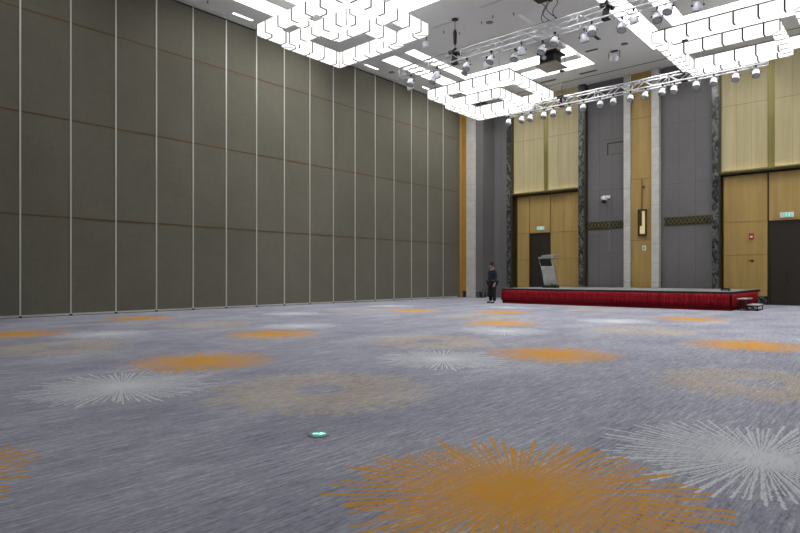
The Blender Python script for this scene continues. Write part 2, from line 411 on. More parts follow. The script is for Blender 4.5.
# timber bays with a lit ledge
def timber_bay(x0, x1, xs0, xs1, cols, door, door_n):
    y = BY
    up = st(MB().box(x0, y-.14, 5.72, xs0, y-.001, CZ), TIMU); 
    MB().box(xs1, y-.14, 5.72, x1, y-.001, CZ).build('upper_panel', TIMU, up)
    MB().box(xs0, y-.09, 5.6, xs1, y-.001, CZ).build('bronze_strip', BRASS, up)
    j = MB(); j.box(x0, y-.143, 8.52, xs0, y-.139, 8.535); j.box(xs1, y-.143, 8.52, x1, y-.139, 8.535)
    n = 3
    for a, b in ((x0, xs0), (xs1, x1)):
        for i in range(1, n): xx = a+(b-a)*i/n; j.box(xx-.004, y-.143, 5.72, xx+.004, y-.139, CZ)
    j.build('joint', FINEJ, up)
    ld = st(MB().box(x0, y-.40, 5.56, x1, y-.02, 5.64), BRONZE)
    MB().box(x0, y-.40, 5.64, x1, y-.385, 5.70).build('ledge_lip', BRASS, ld)
    MB().box(x0+.03, y-.20, 5.641, x1-.03, y-.17, 5.66).build('ledge_light', LITSTRIP, ld)
    back = st(MB().box(x0, y-.03, 0, x1, y-.001, 5.56), BRONZE)
    for i, (a, b) in enumerate(cols):
        zz = (0, 2.09, 3.49, 5.50)
        if door == i:
            MB().box(a, y-.13, 3.50, b, y-.03, 5.50).build('timber_panel', TIMB, back, bevel=.004)
            continue
        b0 = MB(); b0.box(a, y-.13, .36, b, y-.03, 2.085); b0.box(a, y-.13, 2.10, b, y-.03, 3.49); b0.box(a, y-.13, 3.505, b, y-.03, 5.50)
        b0.build('timber_panel', TIMB, back)
        MB().box(a, y-.14, 0, b, y-.03, .35).build('plinth', MARB, back)
    a, b = cols[door]
    d = MB().box(a, y-.06, 0, b, y-.031, 3.50).build('door_%d' % door_n, DOORM); tag(d, kind='structure')
    j = MB(); m_ = (a+b)/2; j.box(m_-.006, y-.064, 0, m_+.006, y-.06, 3.46); j.build('leaf_gap', BLACK, d)
    hd = MB(); hd.cyl((m_+.08, y-.11, .9), (m_+.08, y-.11, 1.3), .013); hd.cyl((m_+.08, y-.11, .95), (m_+.08, y-.06, .95), .01); hd.cyl((m_+.08, y-.11, 1.25), (m_+.08, y-.06, 1.25), .01)
    hd.build('door_handle', BRONZE, d)
    fr = MB(); fr.box(a-.03, y-.13, 0, a, y-.03, 3.5); fr.box(b, y-.13, 0, b+.03, y-.03, 3.5); fr.build('door_frame', BRONZE, d)
timber_bay(-16.50, -12.70, -14.70, -14.43, [(-16.27, -15.56), (-15.52, -14.34), (-14.30, -12.72)], 1, 1)
timber_bay(-6.24, -2.4, -4.52, -4.26, [(-6.15, -4.53), (-4.47, -3.22), (-3.18, -2.42)], 1, 2)
# plainer continuation beyond the picture's right edge
st(MB().box(-2.02, BY-.06, 0, .2, BY-.001, CZ), FABB)
st(MB().box(.2, BY-.24, 0, .55, BY-.001, CZ), STONE); st(MB().box(.55, BY-.12, 0, 1.5, BY-.001, CZ), TIMB)
st(MB().box(1.5, BY-.24, 0, 1.85, BY-.001, CZ), STONE); st(MB().box(1.85, BY-.06, 0, 4, BY-.001, CZ), FABB)
st(MB().box(4, BY-.14, 0, RX-.01, BY-.001, CZ), TIMB)

# ------------------------------------------------------------------ wall-mounted things
def exit_sign(x, z, w, h, y, lab):
    t = thing('exit_sign', (x, y, z), lab, 'exit sign', 'lit exit signs above the doors')
    MB().box(-w/2, -.05, -h/2, w/2, 0, h/2).build('housing', WHITEP, t, bevel=.006)
    MB().box(-w*.18, -.054, -h*.34, w*.32, -.05, h*.34).build('green_panel', GREEN, t)
    b = MB(); x0 = w*.02   # running figure, door and arrow
    b.box(x0+w*.12, -.058, -h*.26, x0+w*.2, -.054, h*.26)
    b.cyl((x0-w*.03, -.058, h*.2), (x0-w*.03, -.054, h*.2), h*.06, seg=8)
    b.path([(x0-w*.03, -.056, h*.14), (x0-w*.05, -.056, -h*.03), (x0+w*.0, -.056, -h*.24)], h*.035, 4)
    b.path([(x0-w*.05, -.056, -h*.03), (x0-w*.11, -.056, -h*.22)], h*.035, 4)
    b.path([(x0-w*.09, -.056, h*.08), (x0+w*.04, -.056, h*.06)], h*.03, 4)
    b.build('running_figure', WHITEE, t)
exit_sign(-14.87, 3.74, .44, .20, BY-.131, 'small green exit sign above the doorway behind the lectern')
exit_sign(-3.84, 3.70, .48, .21, BY-.131, 'white framed exit sign above the doorway at the right picture edge')

t = thing('wall_sconce', (-9.58, BY-.12, 3.1), 'brass framed glowing wall light on timber between the stone pilasters', 'wall light')
b = MB()
for (x0, z0, x1, z1) in ((-.19,0,-.15,1.25),(.15,0,.19,1.25),(-.15,0,.15,.04),(-.15,1.21,.15,1.25)): b.box(x0, -.14, z0, x1, -.02, z1)
b.build('frame', BRONZE, t, bevel=.004)
MB().box(-.15, -.02, .04, .15, 0, 1.21).build('back_plate', BRASS, t)
MB().box(-.10, -.11, .10, .0, -.03, .46).build('lower_glass', GLOW, t); MB().box(.0, -.11, .10, .12, -.03, 1.16).build('tall_glass', GLOW, t)
MB().box(-.08, -.12, .46, .0, -.04, 1.1).build('dark_fin', BRONZE, t)
b = MB(); b.cyl((-.02, -.06, 1.25), (-.02, -.06, 2.66), .018, seg=8); b.cyl((-.02, -.06, 2.3), (-.02, 0, 2.3), .015, seg=8)
b.build('rod', BRONZE, t)
b = MB(); b.lathe([(.02, -.02), (.06, .0), (.06, .08), (.02, .1)], (.05, -.06, 2.26), 12); b.build('finial', BRONZE, t)
t = thing('wall_switch', (-9.51, BY-.12, 2.52), 'small pale switch plate below the glowing wall light', 'switch')
MB().box(-.09, -.015, -.12, .09, 0, .12).build('plate', WHITEP, t, bevel=.01); MB().box(-.03, -.024, -.05, .03, -.015, .05).build('rocker', GREYP, t)

t = thing('security_camera', (-11.37, BY-.05, 5.05), 'white dome security camera with black eye on the grey wall', 'camera')
MB().box(-.03, -.05, -.03, .22, 0, .12).build('wall_plate', WHITEP, t, bevel=.01)
MB().box(-.05, -.30, .02, .05, -.05, .10).build('arm', WHITEP, t, bevel=.01)
MB().lathe([(.13, .06), (.15, 0), (.15, -.12), (.12, -.14)], (0, -.27, 0), 20).build('housing', WHITEP, t)
MB().lathe([(.12, -.14), (.115, -.2), (.08, -.26), (.02, -.28)], (0, -.27, 0), 20).build('dome', BLACKP, t)
tag(MB().box(-11.225, BY-.065, 2.4, -11.205, BY-.05, 4.9).build('wall_conduit', GREYP), 'thin grey vertical line below the dome security camera', 'conduit')
t = thing('wall_notch', (-11.25, BY-.05, 7.16), 'square-cornered dark outline of a shadowed notch high on grey wall beside the left stone pilaster', 'notch')
MB().box(.0, -.03, 0, .80, 0, .53).build('notch_face', FABB, t)
b = MB(); b.box(-.05, -.035, 0, 0, 0, .58); b.box(0, -.035, .53, .80, 0, .58); b.build('shadow_edge', GAP, t)  # raised face and dark strips stand in for the shade of a notch
t = thing('fire_call_point', (-5.1, BY-.131, 2.88), 'small red fire alarm call point on timber left of the right doorway', 'alarm')
MB().box(-.09, -.05, -.12, .09, 0, .12).build('body', REDP, t, bevel=.008); MB().box(-.05, -.056, -.07, .05, -.05, .02).build('window', WHITEP, t)
t = thing('wall_bracket', (-5.07, BY-.131, 1.84), 'small dark hook bracket on timber below the red alarm', 'bracket')
MB().box(-.05, -.02, -.05, .05, 0, .05).build('plate', BRONZE, t); MB().cyl((0, -.02, 0), (0, -.12, .02), .02).build('peg', BRONZE, t)
MB().box(-.14, -.12, .0, .02, -.10, .025).build('lever', BRONZE, t)

# ------------------------------------------------------------------ stage
sx0, sx1, sy0, sy1, sz = -13.70, -4.70, 22.58, 27.80, .66
stg = thing('stage', (sx0, sy0, 0), 'low grey-topped stage with pleated red skirt along the timber wall', 'stage')
def rel(o): return o
MB().box(sx0, sy0, sz-.05, sx1, sy1, sz).build('deck', STAGET, stg, org=(sx0, sy0, 0))
b = MB(); b.box(sx0-.02, sy0-.02, sz-.09, sx1+.02, sy0, sz-.012); b.box(sx1, sy0, sz-.09, sx1+.02, sy1, sz-.012); b.box(sx0-.02, sy0, sz-.09, sx0, sy1, sz-.012)
b.build('edge_trim', BLACK, stg, org=(sx0, sy0, 0))
def pleats(p0, p1, z0, z1, amp=.028, wl=.125):
    """wavy cloth with thickness from p0 to p1 (xy)"""
    bm = bmesh.new(); p0 = Vector((*p0, 0)); p1 = Vector((*p1, 0)); L = (p1-p0).length; d = (p1-p0)/L; nrm = Vector((d.y, -d.x, 0))
    n = int(L/.0106); ph = random.random()*6; rows = []
    zs = [z1, z1*.72+z0*.28, z1*.4+z0*.6, z0]
    for k, z in enumerate(zs):
        row = []
        for i in range(n+1):
            s = L*i/n; a = amp*(.45+.25*k)*(math.sin(2*PI*s/wl+ph+.5*math.sin(s*3.1))+.35*math.sin(2*PI*s/(wl*2.7)))
            q = p0+d*s+nrm*(amp*1.6+a+.006*k); row.append(bm.verts.new((q.x, q.y, z)))
        rows.append(row)
    for a, b in zip(rows, rows[1:]):
        for i in range(n): f = bm.faces.new((a[i], a[i+1], b[i+1], b[i])); f.smooth = True
    m = MB(); m.bm.free(); m.bm = bm; return m
o3 = (sx0, sy0, 0); mid = -10.0
def sk(m, name, mt=RED):
    o = m.build(name, mt, stg, org=o3); s = o.modifiers.new('thickness', 'SOLIDIFY'); s.thickness = .004; return o
sk(pleats((sx0, sy0-.005), (mid, sy0-.005), .14, sz-.08), 'front_skirt')
sk(pleats((mid+.01, sy0-.005), (sx1, sy0-.005), .14, sz-.08), 'front_skirt')
sk(pleats((sx1+.005, sy0), (sx1+.005, sy0+4.4), .14, sz-.08), 'end_skirt')
sk(pleats((sx0-.005, sy1), (sx0-.005, sy0), .14, sz-.08), 'end_skirt')
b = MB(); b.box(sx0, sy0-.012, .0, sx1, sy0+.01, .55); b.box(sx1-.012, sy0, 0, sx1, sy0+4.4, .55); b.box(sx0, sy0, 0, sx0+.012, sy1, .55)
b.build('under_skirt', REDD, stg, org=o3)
for yy in (sy1-.1, sy1-.75):
    for xx in (sx1-.08, sx1-2.0, sx0+.5):
        MB().cyl((xx, yy, 0), (xx, yy, sz-.05), .025).build('leg', BLACK, stg, org=o3)
t = thing('floor_monitor', (-5.2, 23.55, sz), 'tiny black box on the right end of the stage deck', 'box')
MB().prism([(0,0),(.2,0),(.2,.05),(.12,.10),(0,.10)], 0, .26, 'x').build('case', BLACKP, t, bevel=.006)
MB().box(.03, -.004, .015, .23, 0, .045).build('grille', GREYP, t)

# stairs at the stage's right end
t = thing('stage_steps', (-4.615, 23.05, 0), 'low black metal steps with pale treads at the right end of the stage', 'steps')
W_ = .95
for (x0, x1, z) in ((.03, .33, .42), (.33, .66, .22)):
    MB().box(x0, 0, z-.03, x1, W_, z).build('tread', ALU, t, bevel=.004)
    fr = MB()
    for y in (0.02, W_-.02):
        fr.cyl((x0+.02, y, .0), (x0+.02, y, z-.03), .016, seg=8); fr.cyl((x1-.02, y, .0), (x1-.02, y, z-.03), .016, seg=8)
        fr.cyl((x0+.02, y, .02), (x1-.02, y, .02), .014, seg=8); fr.cyl((x0+.02, y, z-.05), (x1-.02, y, z-.05), .014, seg=8)
        fr.cyl((x0+.02, y, .03), (x1-.02, y, z-.05), .010, seg=6)
    fr.cyl((x1-.02, .02, .02), (x1-.02, W_-.02, .02), .014, seg=8); fr.cyl((x1-.02, .02, z-.06), (x1-.02, W_-.02, z-.06), .012, seg=8)
    fr.build('frame', BLACK, t)

# ------------------------------------------------------------------ lectern
t = thing('lectern', (-12.86, 24.6, sz), 'polished steel lectern leaning forward under a flat reading top, on the stage', 'lectern')
MB().box(.0, .08, 0, .68, .44, .10).build('base', BLACKP, t, bevel=.01)
# slanted body : leans towards the hall (-y) as it rises, as a solid with soft folds
prof_f = [(.16,.10),(.08,.40),(.02,.62),(-.14,.92),(-.30,1.20),(-.34,1.34)]
prof_b = [(-.24,1.34),(-.18,1.18),(.02,.92),(.15,.62),(.21,.38),(.30,.10)]
MB().prism([(y, z) for y, z in prof_f+prof_b], .04, .68, 'x').build('slanted_panel', MIRROR, t, bevel=.012)
MB().prism([(-.35,1.33),(.30,1.37),(.30,1.41),(-.35,1.41)], .02, .70, 'x').build('neck', GREYP, t, bevel=.006)
MB().prism([(-.12,1.42),(.46,1.47),(.46,1.53),(-.12,1.49)], .06, .72, 'x').build('reading_top', GREYP, t, bevel=.008)
MB().prism([(-.19,1.0),(-.33,1.22),(-.36,1.32),(-.33,1.33),(-.27,1.18),(-.10,.92)], .08, .62, 'x').build('dark_shield', BLACKP, t, bevel=.004)

# ------------------------------------------------------------------ person beside the stage
def skin_obj(name, verts, edges, radii, m, parent, lvl=2, root=0):
    me = D.meshes.new(name); me.from_pydata(verts, edges, []); me.materials.append(m)
    o = D.objects.new(name, me); COL.objects.link(o); o.parent = parent
    s = o.modifiers.new('skin', 'SKIN'); s.use_smooth_shade = True
    sv = me.skin_vertices[0].data
    for i, r in enumerate(radii): sv[i].radius = r if isinstance(r, tuple) else (r, r); sv[i].use_root = (i == root)
    q = o.modifiers.new('sub', 'SUBSURF'); q.levels = lvl; q.render_levels = lvl
    return o
t = thing('person', (-13.93, 22.1, 0), 'person in dark navy top and black trousers standing left of the stage', 'person', rz=-.5); t.scale = (1.22, 1.15, 1.0)
# body (one continuous surface): pelvis root
V = [(0,0,.95),(0,0,1.10),(0,.01,1.28),(0,0,1.43),(0,0,1.50),(0,-.01,1.56),(0,-.015,1.635),(0,-.01,1.70),
     (.10,0,.90),(.115,.0,.50),(.12,.02,.14),(.12,.015,.09),
     (-.10,0,.90),(-.115,-.02,.50),(-.12,.0,.14),(-.12,-.005,.09),
     (.19,0,1.41),(.235,.02,1.14),(.245,-.03,.90),(.24,-.05,.82),
     (-.19,0,1.41),(-.235,.02,1.14),(-.245,-.03,.90),(-.24,-.05,.82)]
E_ = [(0,1),(1,2),(2,3),(3,4),(4,5),(5,6),(6,7),(0,8),(8,9),(9,10),(10,11),(0,12),(12,13),(13,14),(14,15),(3,16),(16,17),(17,18),(18,19),(3,20),(20,21),(21,22),(22,23)]
Rr = [(.16,.11),(.145,.10),(.165,.115),(.12,.08),.055,.06,(.085,.10),(.07,.085),.095,.062,.045,.04,.095,.062,.045,.04,.06,.045,.032,.038,.06,.045,.032,.038]
skin_obj('body', V, E_, Rr, SKIN, t)
# clothes follow the body
tv = [V[i] for i in (0,1,2,3,16,17,18,20,21,22)]; te = [(0,1),(1,2),(2,3),(3,4),(4,5),(5,6),(3,7),(7,8),(8,9)]
skin_obj('jacket', [(0,0,.90)]+tv[1:], te, [(.185,.14),(.165,.12),(.185,.135),(.13,.09),.072,.058,.045,.072,.058,.045], NAVY, t)
pv = [(0,0,.95)]+[V[i] for i in (8,9)]+[(.12,.02,.08)]+[V[i] for i in (12,13)]+[(-.12,0,.08)]
skin_obj('trousers', pv, [(0,1),(1,2),(2,3),(0,4),(4,5),(5,6)], [(.17,.13),.11,.082,.066,.11,.082,.066], TROU, t)
for s_, yo in ((1,0),(-1,-.02)):
    skin_obj('shoe', [(.12*s_,.02+yo,.05),(.123*s_,-.07+yo,.045),(.127*s_,-.15+yo,.035)], [(0,1),(1,2)], [.05,.045,.035], BLACKP, t, 1)
    vs = [(.24*s_,-.04,.86),(.24*s_,-.055,.80)]; ed = [(0,1)]; rd = [.028,(.018,.038)]
    for q, (dy, ln) in enumerate(((-.035,.062),(-.012,.072),(.012,.068),(.032,.052))):
        i = len(vs); vs += [(.24*s_,-.06+dy,.785),(.235*s_,-.065+dy,.755),(.222*s_,-.068+dy,.785-ln)]; ed += [(1,i),(i,i+1),(i+1,i+2)]; rd += [.010,.009,.008]
    i = len(vs); vs += [(.235*s_,-.10,.81),(.228*s_,-.115,.775)]; ed += [(0,i),(i,i+1)]; rd += [.012,.010]
    skin_obj('hand', vs, ed, rd, SKIN, t, 1)
skin_obj('hair', [(0,.03,1.63),(0,.025,1.70),(0,-.015,1.735)], [(0,1),(1,2)], [(.085,.075),(.092,.088),(.07,.07)], HAIR, t, root=1)
b = MB()
b.lathe([(.001,0),(.012,.006),(.001,.035)], (0,-.112,1.615), 8, (0,-.25,1)); b.build('nose', SKIN, t)
for s_ in (1,-1):
    MB().lathe([(.001,-.004),(.011,0),(.001,.006)], (.032*s_,-.100,1.652), 8, (0,-1,0)).build('eye', BLACKP, t)
MB().box(-.022,-.108,1.578,.022,-.100,1.584).build('mouth', REDP, t)
for s_ in (1,-1):
    MB().lathe([(.001,-.012),(.026,0),(.001,.012)], (.088*s_,0,1.64), 10, (1,0,0)).build('ear', SKIN, t)

# ------------------------------------------------------------------ chandeliers
def seg_bounds(a, b, corner, step):
    L = b-a; n = max(1, round((L-2*corner)/step)); d = (L-2*corner)/n
    return [a+corner+d*i for i in range(n+1)]
def chandelier(ox, oy, q, p, lab, bars=()):
    """q, p: (x0,y0,x1,y1) world rectangles of the big ring and the offset ring"""
    w, h = .26, (.37 if bars else .345); zq = 9.12; zp = 9.07
    root = thing('chandelier', (ox, oy, 9.07), lab, 'chandelier', 'opal box chandeliers')
    def loc(m, name, mt, par=root): return m.build(name, mt, par, org=(ox, oy, 9.07))
    g = .025; e = .008
    def panel(x0, y0, z, x1, y1, z1, ax, nm='light_panel'):
        """one glowing box between two black frames; the frame at its far end is a sub-part"""
        if ax == 'x':
            o = loc(MB().box(x0+g, y0, z, x1-g, y1, z1), nm, OPAL); loc(MB().box(x1-g, y0-e, z-e, x1+g, y1+e, z1), 'end_frame', SEAM, o)
        else:
            o = loc(MB().box(x0, y0+g, z, x1, y1-g, z1), nm, OPAL); loc(MB().box(x0-e, y1-g, z-e, x1+e, y1+g, z1), 'end_frame', SEAM, o)
    def light_ring(r, z):
        x0, y0, x1, y1 = r; z1 = z+h
        xs = seg_bounds(x0, x1, .45, .66); ys = seg_bounds(y0, y1, .40, .555)
        for (ya, yb) in ((y0, y0+w), (y1-w, y1)):
            for a, b in zip(xs, xs[1:]): panel(a, ya, z, b, yb, z1, 'x')
        for (xa, xb) in ((x0, x0+w), (x1-w, x1)):
            for a, b in zip(ys, ys[1:]): panel(xa, a, z, xb, b, z1, 'y')
        for (cx, sx_) in ((x0, 1), (x1, -1)):       # L-shaped mitred corner pieces
            for (cy, sy_) in ((y0, 1), (y1, -1)):
                xe = (xs[0] if sx_ > 0 else xs[-1])-g*sx_; ye = (ys[0] if sy_ > 0 else ys[-1])-g*sy_
                pts = [(cx, cy), (xe, cy), (xe, cy+w*sy_), (cx+w*sx_, cy+w*sy_), (cx+w*sx_, ye), (cx, ye)]
                o = loc(MB().prism(pts, z, z1), 'corner_panel', OPAL)
                A = Vector((cx-e*sx_, cy-e*sy_)); B = Vector((cx+(w+e)*sx_, cy+(w+e)*sy_)); nn = Vector((-(B-A).y, (B-A).x)).normalized()*.013
                fr = MB(); fr.prism([tuple(A+nn), tuple(A-nn), tuple(B-nn), tuple(B+nn)], z-e, z1); loc(fr, 'mitre_frame', SEAM, o)
                if sx_ > 0: loc(MB().box(xe, min(cy, cy+w*sy_)-e, z-e, xe+2*g, max(cy, cy+w*sy_)+e, z1), 'end_frame', SEAM, o)
                if sy_ > 0: loc(MB().box(min(cx, cx+w*sx_)-e, ye, z-e, max(cx, cx+w*sx_)+e, ye+2*g, z1), 'end_frame', SEAM, o)
    light_ring(q, zq); light_ring(p, zp)
    for (r, z, nm_) in (() if bars else ((q, zq, 'top_rim'), (p, zp, 'top_rim'))):
        m_ = MB(); cx_, cy_ = (r[0]+r[2])/2, (r[1]+r[3])/2; ax_, ay_ = (r[2]-r[0])/2, (r[3]-r[1])/2
        ring(m_, cx_, cy_, ax_+.006, ay_+.006, ax_-w-.006, ay_-w-.006, z+h, z+h+.05); loc(m_, nm_, RIM)
    # raised cross bars nested towards the near right corner
    x0, y0, x1, y1 = q; zb = zq+.19; zt = zq+h-.003
    for (dx, dy) in bars:
        xl = x0+dx; yf = y0+dy; ya = y0+w+.006; yb = yf-w
        n = max(1, round((yb-ya)/.555)); d = (yb-ya)/n
        for i in range(n): panel(xl, ya+d*i, zb, xl+w, ya+d*(i+1), zt, 'y', 'bar_panel')
        xa, xb = xl, x1-w-.03; n = max(1, round((xb-xa)/.66)); d = (xb-xa)/n
        for i in range(n): panel(xa+d*i, yf-w+g, zb, xa+d*(i+1), yf, zt, 'x', 'bar_panel')
    cb = MB()
    for (x, y) in ((x0+w/2, y0+w/2), (x1-w/2, y0+w/2), (x0+w/2, p[3]-w/2), (x1-w/2, y1-w/2), (p[2]-w/2, p[1]+w/2)):
        ex = min(max(x, ox-1.55), ox+1.55); ey = min(max(y, oy-.75), oy+.75)
        cb.cyl((x, y, zq+h-.01), (x, y, 11.41 if False else CZ+.0), .006, seg=5) if False else cb.cyl((x, y, zq+h-.01), (ex, ey, CZ-.001), .006, seg=5)
    loc(cb, 'cable', GREYP)
    return root
chandelier(-14.35, 12.95, (-16.25,11.41,-11.98,15.12), (-16.32,12.45,-13.1,15.17), 'opal box chandelier beside the left wall, cut by the top edge', ((1.28, 2.46), (2.35, 1.42)))
chandelier(-14.35, 22.5, (-16.28,20.45,-12.1,24.28), (-16.5,22.06,-13.5,24.93), 'opal box chandelier above the stage corner, lowest of the three in the picture')
chandelier(-4.8, 22.5, (-6.69,20.62,-2.4,24.4), (-6.5,22.1,-3.18,24.92), 'opal box chandelier at the top right of the picture')

# ------------------------------------------------------------------ trusses
def truss(x0, x1, y, z, label):
    t = thing('lighting_truss', (x0, y, z), label, 'truss', 'aluminium lighting trusses')
    s = .18; L = x1-x0; b = MB()
    for dy in (-s, s):
        for dz in (-s, s): b.cyl((0, dy, dz), (L, dy, dz), .028, seg=8)
    b.build('chords', TRUSSM, t)
    b = MB(); n = int(round(L/.5)); d = L/n
    for i in range(n+1):
        x = d*i
        for p, q in (((x,-s,-s),(x,-s,s)), ((x,s,-s),(x,s,s)), ((x,-s,s),(x,s,s)), ((x,-s,-s),(x,s,-s))): 
            if i % 3 == 0 or i == n: b.cyl(p, q, .018, seg=6)
        if i < n:
            u = s if i % 2 else -s
            b.cyl((x, -s, u), (x+d, -s, -u), .013, seg=5); b.cyl((x, s, u), (x+d, s, -u), .013, seg=5)
            b.cyl((x, u, s), (x+d, -u, s), .013, seg=5); b.cyl((x, u, -s), (x+d, -u, -s), .013, seg=5)
    b.build('lattice', TRUSSM, t)
    b = MB(); 
    for k in range(1, int(L//3)):
        b.box(k*3-.02, -s-.035, -s-.035, k*3+.02, s+.035, -s-.02)
    b.build('joint_plate', ALU, t)
    b = MB(); pts = []
    for i in range(int(L/.4)+1): pts.append((min(i*.4, L), -s+.01, s+.035+.008*math.sin(i*1.7)))
    b.path(pts, .012, 5); b.build('power_cable', BLACKP, t)
    return t
TZ = 9.38
TR1 = truss(-15.56, -4.0, 17.9, TZ, 'aluminium lighting truss nearer the camera, running across the top of the picture')
TR2 = truss(-15.30, -4.1, 25.7, TZ, 'aluminium lighting truss farther back, just in front of the stage wall')

# lamp prototype (local: origin at the clamp on the lower chord)
def make_lamp():
    t = thing('stage_lamp', (0,0,0), 'stage lamp', 'stage lamp')
    b = MB(); b.box(-.03,-.04,-.03,.03,.04,.045); b.cyl((0,0,-.03),(0,0,-.09),.012); b.build('clamp', BLACK, t)
    b = MB(); b.box(-.17,-.015,-.10,.17,.015,-.085); b.box(-.175,-.015,-.30,-.163,.015,-.085); b.box(.163,-.015,-.30,.175,.015,-.085)
    b.build('yoke', GREYP, t)
    rot = Matrix.Translation((0,0,-.27)) @ Matrix.Rotation(math.radians(-25), 4, 'X')
    b = MB(); b.lathe([(.05,.13),(.10,.115),(.135,.05),(.15,-.02),(.155,-.10),(.155,-.15)], (0,0,0), 18); b.xf(rot); b.build('housing', LAMPM, t)
    b = MB(); b.lathe([(.158,-.15),(.162,-.17),(.158,-.19),(.13,-.19)], (0,0,0), 18); b.xf(rot); b.build('lens_ring', GREYP, t)
    b = MB(); b.lathe([(.13,-.185),(.10,-.20),(.04,-.208)], (0,0,0), 18); b.xf(rot); b.build('lens', LENS, t)
    for s_ in (-1, 1):
        b = MB(); b.cyl((.15*s_,0,-.27), (.20*s_,0,-.27), .03, seg=8); b.build('knob', BLACK, t)
    return t
proto = make_lamp()
T1X = [-15.29,-14.93,-14.07,-13.63,-12.55,-12.25,-11.63,-11.21,-10.46,-10.01,-9.41,-8.78,-7.94,-7.54,-6.72,-6.25,-5.69,-5.25,-4.58]
T2X = [-15.13,-14.38,-13.91,-13.2,-12.73,-11.93,-11.25,-10.46,-9.87,-9.13,-8.5,-7.81,-7.35,-6.52,-5.88,-5.11,-4.44]
NUM = ORD+['seventeenth','eighteenth','nineteenth']
first = True
for k, (xs, yy, nm) in enumerate(((T1X, 17.9, 'nearer'), (T2X, 25.7, 'farther'))):
    n = len(xs)
    for i, x in enumerate(xs):
        o = proto if first else copy_tree(proto); first = False
        side = -.18 if i % 2 else .18
        if k == 1: side = -.18
        o.scale = (.88,.88,.88)
        o.location = (x, yy+side, TZ-.18-.028-.045*.88+.001)
        o.rotation_euler = (0, 0, random.uniform(-.5, .5)+(PI if (k == 0 and i % 3 == 0) else 0))
        if i == 0: lab = 'silver stage lamp at the left end of the %s truss' % nm
        elif i == n-1: lab = 'silver stage lamp, rightmost under the %s truss' % nm
        else: lab = 'silver stage lamp, %s from the left end under the %s truss' % (NUM[i], nm)
        o['label'] = lab; o['group'] = 'stage lamps under the %s truss' % nm

# hoist points
def hanger(tr, x, thick):
    """rope, ceiling plate and clamp: parts of the truss they carry"""
    X = x-tr.location.x; top = CZ-TZ
    MB().lathe([(.13, top-.035), (.13, top+.002)], (X,0,0), 16).build('ceiling_plate', BLACK, tr)
    MB().cyl((X,0,.3), (X,0,top-.03), .012, seg=6).build('rope', BLACK, tr)
    if thick: MB().lathe([(.03,.5),(.06,.56),(.075,.95),(.05,1.05),(.02,1.08)], (X,0,0), 12).build('hoist_body', BLACKP, tr)
    b = MB()
    for s_ in (-1,1):
        b.cyl((X,0,.36), (X+.10*s_, -.19, .2), .022, seg=6); b.cyl((X,0,.36), (X+.10*s_, .19, .2), .022, seg=6)
        b.box(X+.10*s_-.04, -.24, .12, X+.10*s_+.04, -.14, .25); b.box(X+.10*s_-.04, .14, .12, X+.10*s_+.04, .24, .25)
    b.box(X-.10, -.24, .17, X+.10, .24, .23); b.lathe([(.02,.25),(.06,.28),(.06,.36),(.02,.4)], (X,0,0), 10)
    b.prism([(X-.14,-.22),(X+.10,-.22),(X+.02,.16),(X-.06,.16)], -.10, .10, 'y')
    b.build('truss_clamp', BLACK, tr)
hanger(TR1, -12.92, True); hanger(TR1, -7.13, False); hanger(TR2, -12.38, False); hanger(TR2, -6.99, False)

# ceiling hoist with dangling cables above the nearer truss
t = thing('cable_box', (-9.0, 17.45, CZ), 'black box under the ceiling with cables hanging to the nearer truss', 'hoist')
b = MB(); b.box(-.35,-.25,-.55,.35,.25,-.001); b.build('case', BLACK, t, bevel=.02)
b = MB(); b.box(-.28,-.32,-.68,.10,.1,-.55); b.cyl((.2,0,-.55),(.2,0,-.75),.08); b.build('motor', BLACKP, t, bevel=.01)
for (sx_, ph) in ((-.22,0),(-.05,1.3),(.14,2.2),(.25,.6)):
    b = MB(); pts = []
    for i in range(13):
        u = i/12; pts.append((sx_+.22*math.sin(u*5+ph)*(1-u)*u*3, .2*u*(.45/.2)+.12*math.sin(u*7+ph)*u*(1-u)*2, -.6-.62*u))
    b.path(pts, .013, 5); b.build('cable', BLACKP, t)

# projector lift
t = thing('projector_lift', (-11.27, 22.4, CZ+.001), 'black projector on a lowered lift above a brown-grey board', 'projector')
zp_ = 9.86-CZ
MB().box(-.48,-.55,zp_,.48,.55,zp_+.035).build('closing_board', PLATEM, t)
MB().box(-.34,-.38,zp_+.16,.30,.30,zp_+.44).build('projector_body', BLACK, t, bevel=.03)
MB().lathe([(.09,0),(.085,.1),(.07,.12)], (-.1,-.38,zp_+.30), 14, (0,-1,0)).build('projector_lens', LENS, t)
b = MB(); b.box(-.42,-.46,zp_+.50,.42,.46,zp_+.56)
for x in (-.4,.4):
    for y in (-.44,.44): b.cyl((x,y,zp_+.035),(x,y,zp_+.53),.014,seg=6)
b.box(-.34,-.40,zp_+.12,.34,.40,zp_+.15); b.build('cage', BLACK, t)
b = MB(); H_ = -zp_-.56-.03; n = 3
for s_ in (-.3,.3):
    for i in range(n):
        z0 = zp_+.56+H_*i/n; z1 = zp_+.56+H_*(i+1)/n
        b.cyl((s_,-.3,z0),(s_,.3,z1),.018,seg=6); b.cyl((s_,.3,z0),(s_,-.3,z1),.018,seg=6)
b.box(-.34,-.34,zp_+.56+H_,.34,.34,-.002); b.build('scissor_arms', ALU, t)

